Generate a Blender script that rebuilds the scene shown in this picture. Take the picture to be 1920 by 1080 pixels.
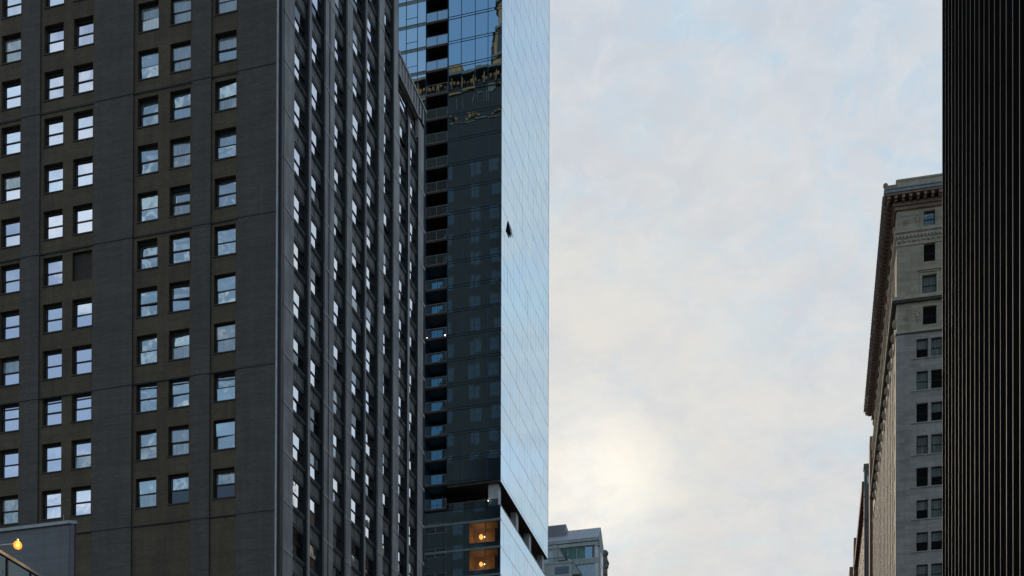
import bpy, math, random
from mathutils import Vector, Matrix
random.seed(7)
S = bpy.context.scene
for o in list(bpy.data.objects): bpy.data.objects.remove(o, do_unlink=True)

# ---------------------------------------------------------------- camera
cam_d = bpy.data.cameras.new('camera'); cam = bpy.data.objects.new('camera', cam_d)
S.collection.objects.link(cam); S.camera = cam
cam_d.sensor_width = 36.0; cam_d.lens = 45.0
cam_d.shift_y = 0.7469; cam_d.clip_start = 0.1; cam_d.clip_end = 6000
cam.location = (0, 0, 1.6)
cam.rotation_euler = (math.radians(90.5), math.radians(-0.16), math.radians(14.93))

# ---------------------------------------------------------------- world: Nishita sky behind a broken cloud deck
SUN_EL = math.radians(24.3); SUN_AZ = math.radians(-11.35)      # azimuth from +Y towards +X
sun_dir = Vector((math.sin(SUN_AZ)*math.cos(SUN_EL), math.cos(SUN_AZ)*math.cos(SUN_EL), math.sin(SUN_EL)))
W = bpy.data.worlds.new('World'); S.world = W; W.use_nodes = True
nt = W.node_tree; nt.nodes.clear()
def N(t, kind, **kw):
    n = t.nodes.new(kind)
    for k, v in kw.items(): setattr(n, k, v)
    return n
def L(t, a, b): t.links.new(a, b)
def val(t, op, a, b=None, c=None, clamp=False):
    n = N(t, 'ShaderNodeMath', operation=op, use_clamp=clamp)
    for i, v in enumerate((a, b, c)):
        if v is None: continue
        if isinstance(v, (int, float)): n.inputs[i].default_value = v
        else: L(t, v, n.inputs[i])
    return n.outputs[0]
def mixc(t, f, a, b):
    n = N(t, 'ShaderNodeMix', data_type='RGBA')
    for s, v in ((n.inputs[0], f), (n.inputs[6], a), (n.inputs[7], b)):
        if isinstance(v, (int, float)): s.default_value = v
        elif isinstance(v, tuple): s.default_value = (*v, 1)
        else: L(t, v, s)
    return n.outputs[2]
def rng(t, v, a, b, c=0.0, d=1.0, smooth=True):
    n = N(t, 'ShaderNodeMapRange'); n.interpolation_type = 'SMOOTHSTEP' if smooth else 'LINEAR'
    L(t, v, n.inputs[0])
    for i, x in enumerate((a, b, c, d)): n.inputs[i+1].default_value = x
    return n.outputs[0]
def noise(t, vec, scale, detail=5, rough=.55, dist=0.0):
    n = N(t, 'ShaderNodeTexNoise'); n.inputs['Scale'].default_value = scale
    n.inputs['Detail'].default_value = detail; n.inputs['Roughness'].default_value = rough
    n.inputs['Distortion'].default_value = dist
    if vec is not None: L(t, vec, n.inputs['Vector'])
    return n.outputs[0]
tc = N(nt, 'ShaderNodeTexCoord')
sky = N(nt, 'ShaderNodeTexSky', sky_type='NISHITA'); sky.sun_disc = False
sky.sun_elevation = SUN_EL; sky.sun_rotation = SUN_AZ; sky.air_density = 1.0; sky.dust_density = 0.6; sky.ozone_density = 0.4
sep = N(nt, 'ShaderNodeSeparateXYZ'); L(nt, tc.outputs['Generated'], sep.inputs[0])
zz = val(nt, 'ADD', val(nt, 'MAXIMUM', sep.outputs[2], 0.0), 0.22)
comb = N(nt, 'ShaderNodeCombineXYZ')
L(nt, val(nt, 'DIVIDE', sep.outputs[0], zz), comb.inputs[0]); L(nt, val(nt, 'DIVIDE', sep.outputs[1], zz), comb.inputs[1])
cvec = comb.outputs[0]
dot = N(nt, 'ShaderNodeVectorMath', operation='DOT_PRODUCT'); L(nt, tc.outputs['Generated'], dot.inputs[0]); dot.inputs[1].default_value = sun_dir
sd = dot.outputs['Value']
n1 = noise(nt, cvec, 2.2, 9, .58, .35)
n2 = noise(nt, cvec, 7.0, 12, .68, .3)
n3 = noise(nt, cvec, 1.5, 4, .5)
# the deck is closed round the sun and breaks up towards the south (behind the camera)
front = rng(nt, sep.outputs[1], -0.85, 0.45, -0.19, 0.085, False)
front = val(nt, 'ADD', front, rng(nt, sep.outputs[0], -0.52, -0.27, 0.15, 0.0))       # denser bank to the west
front = val(nt, 'ADD', front, rng(nt, sd, 0.85, 0.985, 0.0, 0.16))                  # unbroken veil round the sun
front = val(nt, 'SUBTRACT', front, rng(nt, sep.outputs[0], 0.10, 0.30, 0.0, 0.09))
cov = rng(nt, val(nt, 'ADD', val(nt, 'ADD', val(nt, 'MULTIPLY', n1, .75), val(nt, 'MULTIPLY', n2, .25)), front), 0.435, 0.57, 0.17, 1.0)
shade = rng(nt, val(nt, 'ADD', val(nt, 'MULTIPLY', n2, .45), val(nt, 'MULTIPLY', n3, .55)), 0.36, 0.66)
cgrey = mixc(nt, shade, (0.545, 0.60, 0.685), (0.655, 0.695, 0.74))
n5 = noise(nt, cvec, 11.0, 12, .70, 1.0)
n6 = noise(nt, cvec, 26.0, 8, .65, .6)
cgrey = mixc(nt, rng(nt, n5, .45, .66, 0.0, .8), cgrey, (0.50, 0.66, 0.79))        # thin places in the deck
cgrey = mixc(nt, rng(nt, n6, .42, .72, 0.0, .45), cgrey, (0.74, 0.76, 0.79))        # small bright tufts
cb = N(nt, 'ShaderNodeVectorMath', operation='SCALE'); L(nt, cgrey, cb.inputs[0])      # cloud opposite the sun is front-lit and brighter
L(nt, rng(nt, sep.outputs[1], -0.8, 0.3, 1.3, 1.0), cb.inputs['Scale']); cgrey = cb.outputs[0]
near = rng(nt, sd, 0.962, 0.999)
nearw = val(nt, 'MULTIPLY', near, rng(nt, n2, 0.30, 0.72, 0.35, .8))
ccol = mixc(nt, nearw, cgrey, (0.83, 0.785, 0.70))
core = val(nt, 'MULTIPLY', val(nt, 'POWER', rng(nt, sd, 0.9965, 1.0, 0, 1, False), 2.4), rng(nt, n2, .36, .62, .20, .30))
ccol2 = N(nt, 'ShaderNodeVectorMath', operation='ADD'); L(nt, ccol, ccol2.inputs[0])
cc = N(nt, 'ShaderNodeCombineXYZ')
for i, k in enumerate((1.0, .84, .58)): L(nt, val(nt, 'MULTIPLY', core, k), cc.inputs[i])
L(nt, cc.outputs[0], ccol2.inputs[1])
skm = N(nt, 'ShaderNodeVectorMath', operation='SCALE'); L(nt, sky.outputs[0], skm.inputs[0]); skm.inputs['Scale'].default_value = 0.15
final = mixc(nt, cov, skm.outputs[0], ccol2.outputs[0])
bg = N(nt, 'ShaderNodeBackground'); bg.inputs[1].default_value = 1.0
L(nt, final, bg.inputs[0]); wo = N(nt, 'ShaderNodeOutputWorld'); L(nt, bg.outputs[0], wo.inputs[0])

# ---------------------------------------------------------------- sun (veiled by cloud) and exposure
sl = bpy.data.lights.new('sun', 'SUN'); sl.energy = 2.0; sl.angle = math.radians(10); sl.color = (1.0, 0.83, 0.62)
so = bpy.data.objects.new('sun', sl); S.collection.objects.link(so)
so.rotation_euler = sun_dir.to_track_quat('Z', 'Y').to_euler()
S.view_settings.view_transform = 'Standard'; S.view_settings.look = 'None'
S.view_settings.exposure = 0.0; S.view_settings.gamma = 1.0; S.view_settings.use_curve_mapping = False

# ================================================================ materials
MATS = {}
def newmat(name):
    m = bpy.data.materials.new(name); m.use_nodes = True; t = m.node_tree; t.nodes.clear()
    out = N(t, 'ShaderNodeOutputMaterial'); MATS[name] = m
    return m, t, out
def posn(t, sx=1, sy=1, sz=1):
    g = N(t, 'ShaderNodeNewGeometry'); mp = N(t, 'ShaderNodeMapping'); mp.inputs['Scale'].default_value = (sx, sy, sz)
    L(t, g.outputs['Position'], mp.inputs['Vector']); return mp.outputs[0]
def masonry(name, base, alt, rough=.85, blotch=.35, streak=.35, course=0, cw=0, coursedark=.25, bump=.15, grain=9, spec=.25, mortar_soft=.02):
    """stone or brick: colour blotches, rain streaks, grain and (where cut) courses of blocks"""
    m, t, out = newmat(name)
    p = posn(t)
    a = noise(t, p, .35, 6, .6); b = noise(t, posn(t, 1.6, 1.6, .12), 1.0, 5, .6); g = noise(t, posn(t, 1, 1, 3.5), grain, 3, .6)
    f = val(t, 'ADD', val(t, 'MULTIPLY', rng(t, a, .34, .66), blotch), val(t, 'MULTIPLY', rng(t, b, .38, .68), streak), clamp=True)
    col = mixc(t, f, base, alt)
    col = mixc(t, rng(t, g, .35, .7, 0, .28), col, tuple(c*.45 for c in base))
    hs = noise(t, posn(t, .35, .35, 6.), 1.0, 6, .65)
    col = mixc(t, rng(t, hs, .38, .66, 0, .38), col, tuple(c*.5 for c in base))
    h = g
    if course:
        gg = N(t, 'ShaderNodeNewGeometry'); s3 = N(t, 'ShaderNodeSeparateXYZ'); L(t, gg.outputs['Position'], s3.inputs[0])
        c3 = N(t, 'ShaderNodeCombineXYZ'); L(t, val(t, 'ADD', s3.outputs[0], s3.outputs[1]), c3.inputs[0]); L(t, s3.outputs[2], c3.inputs[1])
        br = N(t, 'ShaderNodeTexBrick'); L(t, c3.outputs[0], br.inputs['Vector']); br.inputs['Scale'].default_value = 1.0
        br.inputs['Brick Width'].default_value = cw; br.inputs['Row Height'].default_value = course
        br.inputs['Mortar Size'].default_value = mortar_soft; br.inputs['Mortar Smooth'].default_value = .3
        br.inputs['Color1'].default_value = (1, 1, 1, 1); br.inputs['Color2'].default_value = (.72, .72, .72, 1); br.inputs['Mortar'].default_value = (1-coursedark*2,)*3+(1,)
        mm = N(t, 'ShaderNodeMix', data_type='RGBA', blend_type='MULTIPLY'); mm.inputs[0].default_value = .8
        L(t, col, mm.inputs[6]); L(t, br.outputs['Color'], mm.inputs[7]); col = mm.outputs[2]
    bs = N(t, 'ShaderNodeBsdfPrincipled'); L(t, col, bs.inputs['Base Color']); bs.inputs['Roughness'].default_value = rough
    bs.inputs['Specular IOR Level'].default_value = spec
    bp = N(t, 'ShaderNodeBump'); bp.inputs['Strength'].default_value = bump; bp.inputs['Distance'].default_value = .05
    L(t, h, bp.inputs['Height']); L(t, bp.outputs[0], bs.inputs['Normal']); L(t, bs.outputs[0], out.inputs[0])
    return m
def plain(name, col, rough=.5, metal=0., spec=.4, var=.25, scale=2.):
    m, t, out = newmat(name)
    n = noise(t, posn(t), scale, 4, .6)
    c = mixc(t, rng(t, n, .3, .7), col, tuple(x*(1-var) for x in col))
    bs = N(t, 'ShaderNodeBsdfPrincipled'); L(t, c, bs.inputs['Base Color']); bs.inputs['Roughness'].default_value = rough
    bs.inputs['Metallic'].default_value = metal; bs.inputs['Specular IOR Level'].default_value = spec
    L(t, bs.outputs[0], out.inputs[0]); return m
def mirror_glass(name, tint, graze=(.92, .95, .97), dark=(.01, .013, .015), refl=.9, wob=.012, wscale=.5, rough=.015, curtain_or_refl=None, pw=2.2, det=3):
    """coated window glass: a tinted reflection that whitens at grazing angles over a dark room, or a colour standing in for curtain or reflection"""
    m, t, out = newmat(name)
    lw = N(t, 'ShaderNodeLayerWeight'); lw.inputs[0].default_value = .5
    f = val(t, 'POWER', lw.outputs['Facing'], pw)
    nz = noise(t, posn(t), wscale, det, .5, .4)
    bp = N(t, 'ShaderNodeBump'); bp.inputs['Strength'].default_value = 1.0; bp.inputs['Distance'].default_value = wob
    L(t, nz, bp.inputs['Height'])
    g = N(t, 'ShaderNodeBsdfGlossy'); g.inputs['Roughness'].default_value = rough
    L(t, mixc(t, f, tint, graze), g.inputs['Color']); L(t, bp.outputs[0], g.inputs['Normal'])
    d = N(t, 'ShaderNodeBsdfDiffuse')
    if curtain_or_refl:
        wv = noise(t, posn(t, 9, 9, .5), 1.0, 3, .5)
        L(t, mixc(t, rng(t, wv, .35, .65), curtain_or_refl, tuple(c*.55 for c in curtain_or_refl)), d.inputs['Color'])
    else: d.inputs['Color'].default_value = (*dark, 1)
    mx = N(t, 'ShaderNodeMixShader'); L(t, val(t, 'MAXIMUM', f, refl), mx.inputs[0])
    L(t, d.outputs[0], mx.inputs[1]); L(t, g.outputs[0], mx.inputs[2]); L(t, mx.outputs[0], out.inputs[0])
    return m
def clear_glass(name, tint, refl=.25, tr=(.85, .9, .9)):
    m, t, out = newmat(name)
    g = N(t, 'ShaderNodeBsdfGlossy'); g.inputs['Roughness'].default_value = .02; g.inputs['Color'].default_value = (*tint, 1)
    tn = N(t, 'ShaderNodeBsdfTransparent'); tn.inputs[0].default_value = (*tr, 1)
    lw = N(t, 'ShaderNodeLayerWeight'); lw.inputs[0].default_value = .5
    mx = N(t, 'ShaderNodeMixShader'); L(t, val(t, 'MAXIMUM', val(t, 'POWER', lw.outputs['Facing'], 3.), refl), mx.inputs[0])
    L(t, tn.outputs[0], mx.inputs[1]); L(t, g.outputs[0], mx.inputs[2]); L(t, mx.outputs[0], out.inputs[0]); return m
def glow(name, col, strength):
    m, t, out = newmat(name); e = N(t, 'ShaderNodeEmission'); e.inputs[0].default_value = (*col, 1); e.inputs[1].default_value = strength
    L(t, e.outputs[0], out.inputs[0]); return m

masonry('brick_brown', (.155, .126, .085), (.100, .082, .058), course=.075, cw=.24, coursedark=.12, mortar_soft=.006, blotch=.6, streak=.5)
masonry('brick_slate', (.112, .104, .096), (.142, .132, .118), course=.075, cw=.24, coursedark=.12, mortar_soft=.006, blotch=.5, streak=.6)
masonry('brick_rear', (.046, .044, .046), (.034, .033, .035), course=.075, cw=.24, coursedark=.12, mortar_soft=.006)
plain('rear_pane', (.05, .068, .095), .7, spec=.2)
plain('jamb_dark', (.035, .042, .048), .8)
plain('line_steel', (.34, .40, .45), .4)
masonry('brick_infill', (.085, .072, .06), (.055, .048, .042), course=.075, cw=.24, coursedark=.12, mortar_soft=.006)
masonry('pier_stone', (.56, .56, .56), (.30, .305, .31), blotch=.8, streak=.8, grain=5, rough=.7)
masonry('string_stone', (.55, .56, .55), (.40, .41, .41), rough=.7)
masonry('terracotta_gold', (.42, .235, .10), (.14, .075, .04), rough=.6, blotch=.6)
masonry('limestone', (.60, .535, .41), (.45, .405, .31), course=.46, cw=1.1, coursedark=.10, mortar_soft=.02, blotch=.5, streak=.55, grain=4)
masonry('limestone_grey', (.53, .51, .475), (.39, .375, .35), course=.42, cw=1.0, coursedark=.12, mortar_soft=.02, blotch=.5, streak=.6, grain=4)
masonry('limestone_smooth', (.60, .54, .42), (.45, .405, .32), blotch=.5, streak=.6, grain=4)
masonry('limestone_sun', (.66, .56, .42), (.42, .35, .27), blotch=.6, streak=.7, grain=3)  # limestone copy brightened and warmed to carry sunlight on the street side
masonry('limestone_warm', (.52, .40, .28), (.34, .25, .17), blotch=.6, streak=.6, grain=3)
masonry('cornice_copper', (.42, .30, .23), (.28, .20, .155), blotch=.6, streak=.6, grain=3, rough=.6)
masonry('concrete_light', (.42, .48, .48), (.32, .365, .365), blotch=.5, streak=.6, grain=3)
masonry('concrete_green', (.16, .21, .20), (.11, .15, .145), blotch=.5, streak=.4, grain=3)
masonry('brick_tan', (.36, .22, .14), (.24, .145, .10), blotch=.5, streak=.6, grain=3)
masonry('brick_redbrown', (.21, .13, .10), (.14, .09, .07), blotch=.5, streak=.6, grain=3)
masonry('stone_darkgrey', (.17, .175, .165), (.11, .115, .11), blotch=.5, streak=.6, grain=3)
masonry('stucco_grey', (.20, .21, .23), (.16, .17, .185), blotch=.5, streak=.5, grain=6)
masonry('stucco_mauve', (.18, .165, .185), (.14, .13, .15), blotch=.5, streak=.5, grain=6)
masonry('asphalt', (.05, .05, .052), (.035, .035, .037), grain=12)
masonry('paving', (.28, .27, .26), (.2, .2, .19), course=.6, cw=.6)
plain('frame_dark', (.012, .014, .016), .45)
plain('frame_grey', (.28, .31, .32), .45)
plain('spandrel_metal', (.19, .21, .21), .55, var=.5, scale=1.2)
plain('bronze_dark', (.010, .009, .009), .7, spec=.08, var=.5, scale=.6)
plain('fin_edge', (.17, .18, .18), .7, metal=.0, spec=.12, var=.5, scale=.25)
plain('soffit_brown', (.085, .065, .055), .8)
plain('coping_metal', (.30, .35, .37), .45, metal=.3)
plain('coping_pale', (.46, .50, .52), .5)
plain('white_paint', (.62, .66, .68), .5)
plain('roof_metal', (.30, .35, .41), .35, metal=.5, var=.15, scale=.4)
plain('roof_metal_dark', (.19, .20, .215), .45, metal=.4, var=.15, scale=.4)
plain('slab_green', (.24, .33, .32), .5)
plain('mullion_blue', (.012, .045, .075), .4)
plain('interior_dark', (.018, .018, .022), .9)
plain('room_wall', (.62, .42, .26), .9)
plain('room_dark', (.05, .035, .03), .9)
plain('panel_green', (.075, .085, .082), .35, var=.55, scale=.9, spec=.6)
plain('line_paint', (.75, .75, .72), .6)
plain('curtain_teal', (.10, .24, .22), .8, var=.3, scale=1.5)
plain('steel_grey', (.20, .22, .24), .4, metal=.5)
mirror_glass('pane_bright', (.80, .86, .95), refl=.93, wob=.004, wscale=.6)
mirror_glass('pane_teal', (.50, .63, .68), refl=.72, wob=.05, wscale=.8, det=1.2, curtain_or_refl=(.30, .36, .38))
mirror_glass('pane_blind', (.55, .66, .70), refl=.45, wob=.03, wscale=.8, det=1.2, curtain_or_refl=(.42, .46, .46))
mirror_glass('pane_street', (.88, .90, .90), refl=.93, wob=.004, wscale=.6)
mirror_glass('pane_dark', (.30, .36, .40), refl=.25, wob=.01, wscale=.8)
mirror_glass('pane_rear', (.35, .45, .55), refl=.3, wob=.01)
mirror_glass('pane_blue', (.30, .48, .60), refl=.6, wob=.008, wscale=.8)
mirror_glass('pane_greyteal', (.32, .42, .45), refl=.42, wob=.01, wscale=.8, curtain_or_refl=(.34, .39, .38))  # pale backing colour takes the place of a reflection in these panes
mirror_glass('tower_glass', (.31, .56, .74), refl=.95, wob=.006, wscale=.25, dark=(.01, .02, .02))
mirror_glass('tower_glass_pale', (.50, .76, .90), refl=.95, wob=.004, wscale=.25)
mirror_glass('side_glass', (.55, .75, .90), graze=(.84, .97, 1.0), refl=.95, wob=.016, wscale=.22, pw=1.5)
mirror_glass('pane_sky', (.45, .62, .75), refl=.3, wob=.008, curtain_or_refl=(.34, .52, .66))  # blue backing colour painted in for reflected sky, no curtain here
mirror_glass('bronze_glass', (.10, .09, .085), graze=(.25, .24, .24), refl=.5, wob=.01)
mirror_glass('balcony_glass', (.38, .62, .78), refl=.75, wob=.006, wscale=.4)
mirror_glass('panel_glass', (.20, .26, .26), refl=.35, wob=.03, wscale=.9, dark=(.03, .035, .033))
clear_glass('room_glass', (.35, .6, .65), .28)
clear_glass('rail_glass', (.45, .65, .78), .42, (.75, .85, .9))
glow('lamp_warm', (1.0, .72, .22), 9.)
def amber():  # see-through emission for the bulb's orange halo, weaker towards the rim
    m, t, out = newmat('amber_halo')
    e = N(t, 'ShaderNodeEmission'); e.inputs[0].default_value = (1, .36, .06, 1); e.inputs[1].default_value = 2.2
    tn = N(t, 'ShaderNodeBsdfTransparent'); tn.inputs[0].default_value = (1, .7, .35, 1)
    lw = N(t, 'ShaderNodeLayerWeight'); lw.inputs[0].default_value = .5
    mx = N(t, 'ShaderNodeMixShader'); L(t, rng(t, lw.outputs['Facing'], 0, 1, .75, .1), mx.inputs[0])
    L(t, tn.outputs[0], mx.inputs[1]); L(t, e.outputs[0], mx.inputs[2]); L(t, mx.outputs[0], out.inputs[0])
amber()
glow('lamp_spot', (1.0, .80, .50), 22.)
glow('door_sky_glow', (.10, .42, .78), .55)  # faint blue emission standing in for sky mirrored in the lower balcony doors
glow('globe_orange', (1.0, .45, .10), 3.2)
glow('bulb_white', (.85, .92, 1.0), 6.)
glow('bulb_small', (1.0, .86, .66), 9.)

# ================================================================ mesh helpers
class MB:
    def __init__(s): s.v = []; s.f = []; s.mi = []; s.cur = 0
    def mat(s, i): s.cur = i; return s
    def box(s, x0, x1, y0, y1, z0, z1):
        if x0 > x1: x0, x1 = x1, x0
        if y0 > y1: y0, y1 = y1, y0
        if z0 > z1: z0, z1 = z1, z0
        b = len(s.v)
        s.v += [(x0,y0,z0),(x1,y0,z0),(x1,y1,z0),(x0,y1,z0),(x0,y0,z1),(x1,y0,z1),(x1,y1,z1),(x0,y1,z1)]
        s.f += [(b,b+3,b+2,b+1),(b+4,b+5,b+6,b+7),(b,b+1,b+5,b+4),(b+1,b+2,b+6,b+5),(b+2,b+3,b+7,b+6),(b+3,b,b+4,b+7)]
        s.mi += [s.cur]*6; return s
    def poly(s, pts, faces):
        b = len(s.v); s.v += [tuple(p) for p in pts]; s.f += [tuple(b+i for i in f) for f in faces]; s.mi += [s.cur]*len(faces); return s
    def prism(s, outline, axis, a0, a1):
        """extrude a 2-D outline along axis 'x','y' or 'z'"""
        n = len(outline)
        def P(p, a): return (a, p[0], p[1]) if axis == 'x' else (p[0], a, p[1]) if axis == 'y' else (p[0], p[1], a)
        pts = [P(p, a0) for p in outline] + [P(p, a1) for p in outline]
        fs = [tuple(range(n))[::-1], tuple(range(n, 2*n))] + [(i, (i+1) % n, n+(i+1) % n, n+i) for i in range(n)]
        return s.poly(pts, fs)
    def cyl(s, c, r, h, n=12, axis='z', r2=None):
        r2 = r if r2 is None else r2
        pts = []
        for a, rr in ((0, r), (h, r2)):
            for i in range(n):
                t = 2*math.pi*i/n; u, w = rr*math.cos(t), rr*math.sin(t)
                pts.append((c[0]+u, c[1]+w, c[2]+a) if axis == 'z' else (c[0]+u, c[1]+a, c[2]+w) if axis == 'y' else (c[0]+a, c[1]+u, c[2]+w))
        fs = [tuple(range(n))[::-1], tuple(range(n, 2*n))] + [(i, (i+1) % n, n+(i+1) % n, n+i) for i in range(n)]
        return s.poly(pts, fs)
    def ball(s, c, r, nu=12, nv=8, sz=1.):
        pts = [(c[0], c[1], c[2]-r*sz)]
        for j in range(1, nv):
            ph = math.pi*j/nv
            for i in range(nu):
                th = 2*math.pi*i/nu; pts.append((c[0]+r*math.sin(ph)*math.cos(th), c[1]+r*math.sin(ph)*math.sin(th), c[2]-r*sz*math.cos(ph)))
        pts.append((c[0], c[1], c[2]+r*sz)); fs = []
        for i in range(nu): fs.append((0, 1+(i+1) % nu, 1+i)); fs.append((len(pts)-1, 1+(nv-2)*nu+i, 1+(nv-2)*nu+(i+1) % nu))
        for j in range(nv-2):
            for i in range(nu): fs.append((1+j*nu+i, 1+j*nu+(i+1) % nu, 1+(j+1)*nu+(i+1) % nu, 1+(j+1)*nu+i))
        return s.poly(pts, fs)
    def mesh(s, name, mats):
        me = bpy.data.meshes.new(name); me.from_pydata(s.v, [], s.f)
        for m in (mats if isinstance(mats, (list, tuple)) else [mats]): me.materials.append(MATS[m])
        me.polygons.foreach_set('material_index', s.mi); me.update(); return me
    def build(s, name, mats, parent=None, loc=(0,0,0), rot=(0,0,0), **kw): return put(name, s.mesh(name, mats), parent, loc, rot, **kw)
def put(name, me, parent=None, loc=(0,0,0), rot=(0,0,0), **kw):
    o = bpy.data.objects.new(name, me); S.collection.objects.link(o); o.location = loc; o.rotation_euler = rot
    if parent is not None: o.parent = parent
    for k, v in kw.items(): o[k] = v
    return o
def thing(name, label, cat, loc=(0,0,0), rotz=0, group=None):
    o = put(name, None, None, loc, (0,0,rotz), label=label, category=cat)
    o.empty_display_size = .5
    if group: o['group'] = group
    return o
def struct(o): o['kind'] = 'structure'; return o

# ================================================================ ground
struct(MB().box(-3000, 3000, -3000, 3000, -.6, -.02).build('ground', 'asphalt'))
struct(MB().box(-33.5, 2.5, -400, 900, -.016, -.004).build('road', 'asphalt'))
struct(MB().box(-43.0, -33.5, -400, 900, -.016, .13).build('pavement_west', 'paving'))
struct(MB().box(2.5, 7.2, -400, 900, -.016, .0).build('pavement_east', 'paving'))
lm = MB()
for i in range(60): lm.box(-15.6, -15.45, -100+i*9, -97+i*9, 0, .004)
struct(lm.build('lane_markings', 'line_paint'))

# ================================================================ dark brick hotel tower (left)
T = thing('brick_tower', 'dark brown and slate brick tower with sash windows and stone street-side piers, filling the left', 'building', (-38.7, 81.8, 0))
TX, TY = -38.7, 81.8
def X(x): return x - TX
def Y(y): return y - TY
FT0, DZ = 43.75, 3.455                                   # window head of the lowest row, storey height
HTOP = 154.6
# core
MB().box(X(-76), X(-39.46), Y(82.6), Y(105.3), 0, HTOP-1.2).build('core', 'interior_dark', T)
# -- front: slate brick strips standing 12 cm proud of the brown bays
front_strips = [(-78, -64.9), (-59.72, -58.14), (-53.58, -50.38), (-45.62, -44.16), (-42.06, -39.06)]
for a, b in front_strips:
    MB().box(X(a), X(b), Y(81.8), Y(82.6), 0, HTOP-2).build('brick_strip', 'brick_slate', T)
MB().box(X(-39.02), X(-38.72), Y(81.92), Y(82.22), 0, HTOP-2).build('corner_groove', 'frame_dark', T)
MB().box(X(-39.06), X(-38.94), Y(81.76), Y(81.95), 0, HTOP-2.2).build('corner_bead', 'coping_pale', T)
bays = [(-64.9, -59.72, [(-64.6, -63.0), (-61.52, -59.88)]),
        (-58.14, -53.58, [(-57.87, -56.25), (-55.40, -53.77)]),
        (-50.38, -45.62, [(-50.08, -48.43), (-47.48, -45.85)]),
        (-44.16, -42.06, [(-43.92, -42.25)])]
YB, YR = 81.92, 82.22                                     # bay plane, window plane
KF = range(0, 13); WH = 2.10
for a, b, ops in bays:
    m = MB()
    xs = [a] + [v for o in ops for v in o] + [b]
    for i in range(0, len(xs), 2): m.box(X(xs[i]), X(xs[i+1]), Y(YB), Y(82.6), 0, HTOP-2)
    for (o0, o1) in ops:
        m.box(X(o0), X(o1), Y(YB), Y(82.6), 0, FT0-WH)
        for k in KF:
            z0 = FT0+k*DZ; z1 = z0+DZ-WH
            m.box(X(o0), X(o1), Y(YB), Y(82.6), z0, z1 if k != KF[-1] else HTOP-2)
    m.build('brick_bay', 'brick_brown', T)
# relieving ledges every third storey
for i, z in enumerate((40.25, 50.55, 61.25, 71.7)):
    MB().box(X(-78), X(-39.06), Y(81.77), Y(81.79), z, z+.05).build('ledge', 'jamb_dark', T)
    for a, b, _ in bays: MB().box(X(a)+.01, X(b)-.01, Y(81.885), Y(81.915), z, z+.05).build('ledge', 'jamb_dark', T)
# -- windows of the front: frame with two sashes
def sash_meshes(w, h, tag, matf='frame_dark', open_lower=0):
    f = MB(); t = .07
    f.box(0, t, 0, .10, 0, h).box(w-t, w, 0, .10, 0, h).box(t, w-t, 0, .10, 0, t).box(t, w-t, 0, .10, h-.16, h)
    f.box(t, w-t, -.02, .08, h*.475, h*.475+.085)
    f.box(.10, .13, -.01, .06, t, h*.475).box(w-.13, w-.10, -.01, .06, t, h*.475)
    f.box(-.05, w+.05, -.36, 0.02, -.10, -.02)               # sill
    return f.mesh('window', matf)
WW = 1.635
fm = sash_meshes(WW, WH, 'front')
def panemesh(w, z0, z1, mat): return MB().box(.07, w-.07, .035, .05, z0, z1).mesh('pane', mat)
PM = {}
for mt in ('pane_bright', 'pane_teal', 'pane_blind', 'pane_dark', 'pane_street'):
    PM[mt] = (panemesh(WW, WH*.475+.08, WH-.15, mt), panemesh(WW, .07, WH*.475+.005, mt))
ri = random.Random(11)
col = 0
for bi, (a, b, ops) in enumerate(bays):
    for (o0, o1) in ops:
        for k in KF:
            z = FT0+k*DZ-WH
            if col == 3 and k == 5:                           # the walled-up opening
                MB().box(0, o1-o0, 0, .2, 0, WH).build('blocked_window', 'brick_infill', T, (X(o0), Y(82.16), z), label='bricked-up window opening with brown brick infill')
                MB().box(-.03, o1-o0+.03, -.02, .06, -.09, -.02).build('sill', 'frame_dark', T, (X(o0), Y(81.98), z)); continue
            w = put('window', fm, T, (X(o0), Y(YR), z)); w.scale = ((o1-o0)/WW, 1, 1)
            base = 'pane_bright' if bi < 2 else 'pane_teal'
            if bi >= 2 and ri.random() < .3: base = 'pane_blind'
            for q in (0, 1):
                mt = base
                if q == 1 and bi >= 2 and ri.random() < .35: mt = 'pane_blind' if base != 'pane_blind' else 'pane_teal'
                if bi < 2 and ri.random() < .10: mt = 'pane_blind'
                if q == 1 and k == 0 and col == 6: mt = 'pane_dark'
                if q == 1 and k == 0 and col == 5: mt = 'pane_dark'
                if k == 0 and col == 1: mt = 'pane_blind'
                s = .006 if bi < 2 else .03
                p = put('pane', PM[mt][q], w, (0, 0, 0), (ri.gauss(0, s), 0, ri.gauss(0, s)))
                if q == 1 and k == 0 and col in (5, 6): p['label'] = 'dark open lower sash'
        col += 1
# -- street side: stone piers with recessed windows and metal spandrels
SX = -38.7
gaps = [(83.93, 86.36), (86.93, 89.28), (91.23, 93.57), (94.90, 97.53), (98.01, 100.55), (101.94, 104.14), (105.89, 108.12), (108.69, 110.87)]
piers = []
prev = 82.28
for g in gaps: piers.append((prev, g[0])); prev = g[1]
piers.append((prev, 112.83))
def pier_h(y): return HTOP-2 if y < 105 else 90.7
for i, (a, b) in enumerate(piers):
    if a < 105.37 < b:
        MB().box(X(SX)-.9, 0, Y(a), Y(105.37), 0, HTOP-2).build('stone_pier', 'pier_stone', T)
        MB().box(X(SX)-.9, -.03, Y(105.37), Y(b), 0, 86.9).build('stone_pier', 'pier_stone', T)
    else:
        MB().box(X(SX)-.9, 0 if a < 105 else -.03, Y(a), Y(b), 0, pier_h(a) if a < 105 else (86.9 if i < 8 else 90.3)).build('stone_pier', 'pier_stone', T)
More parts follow.
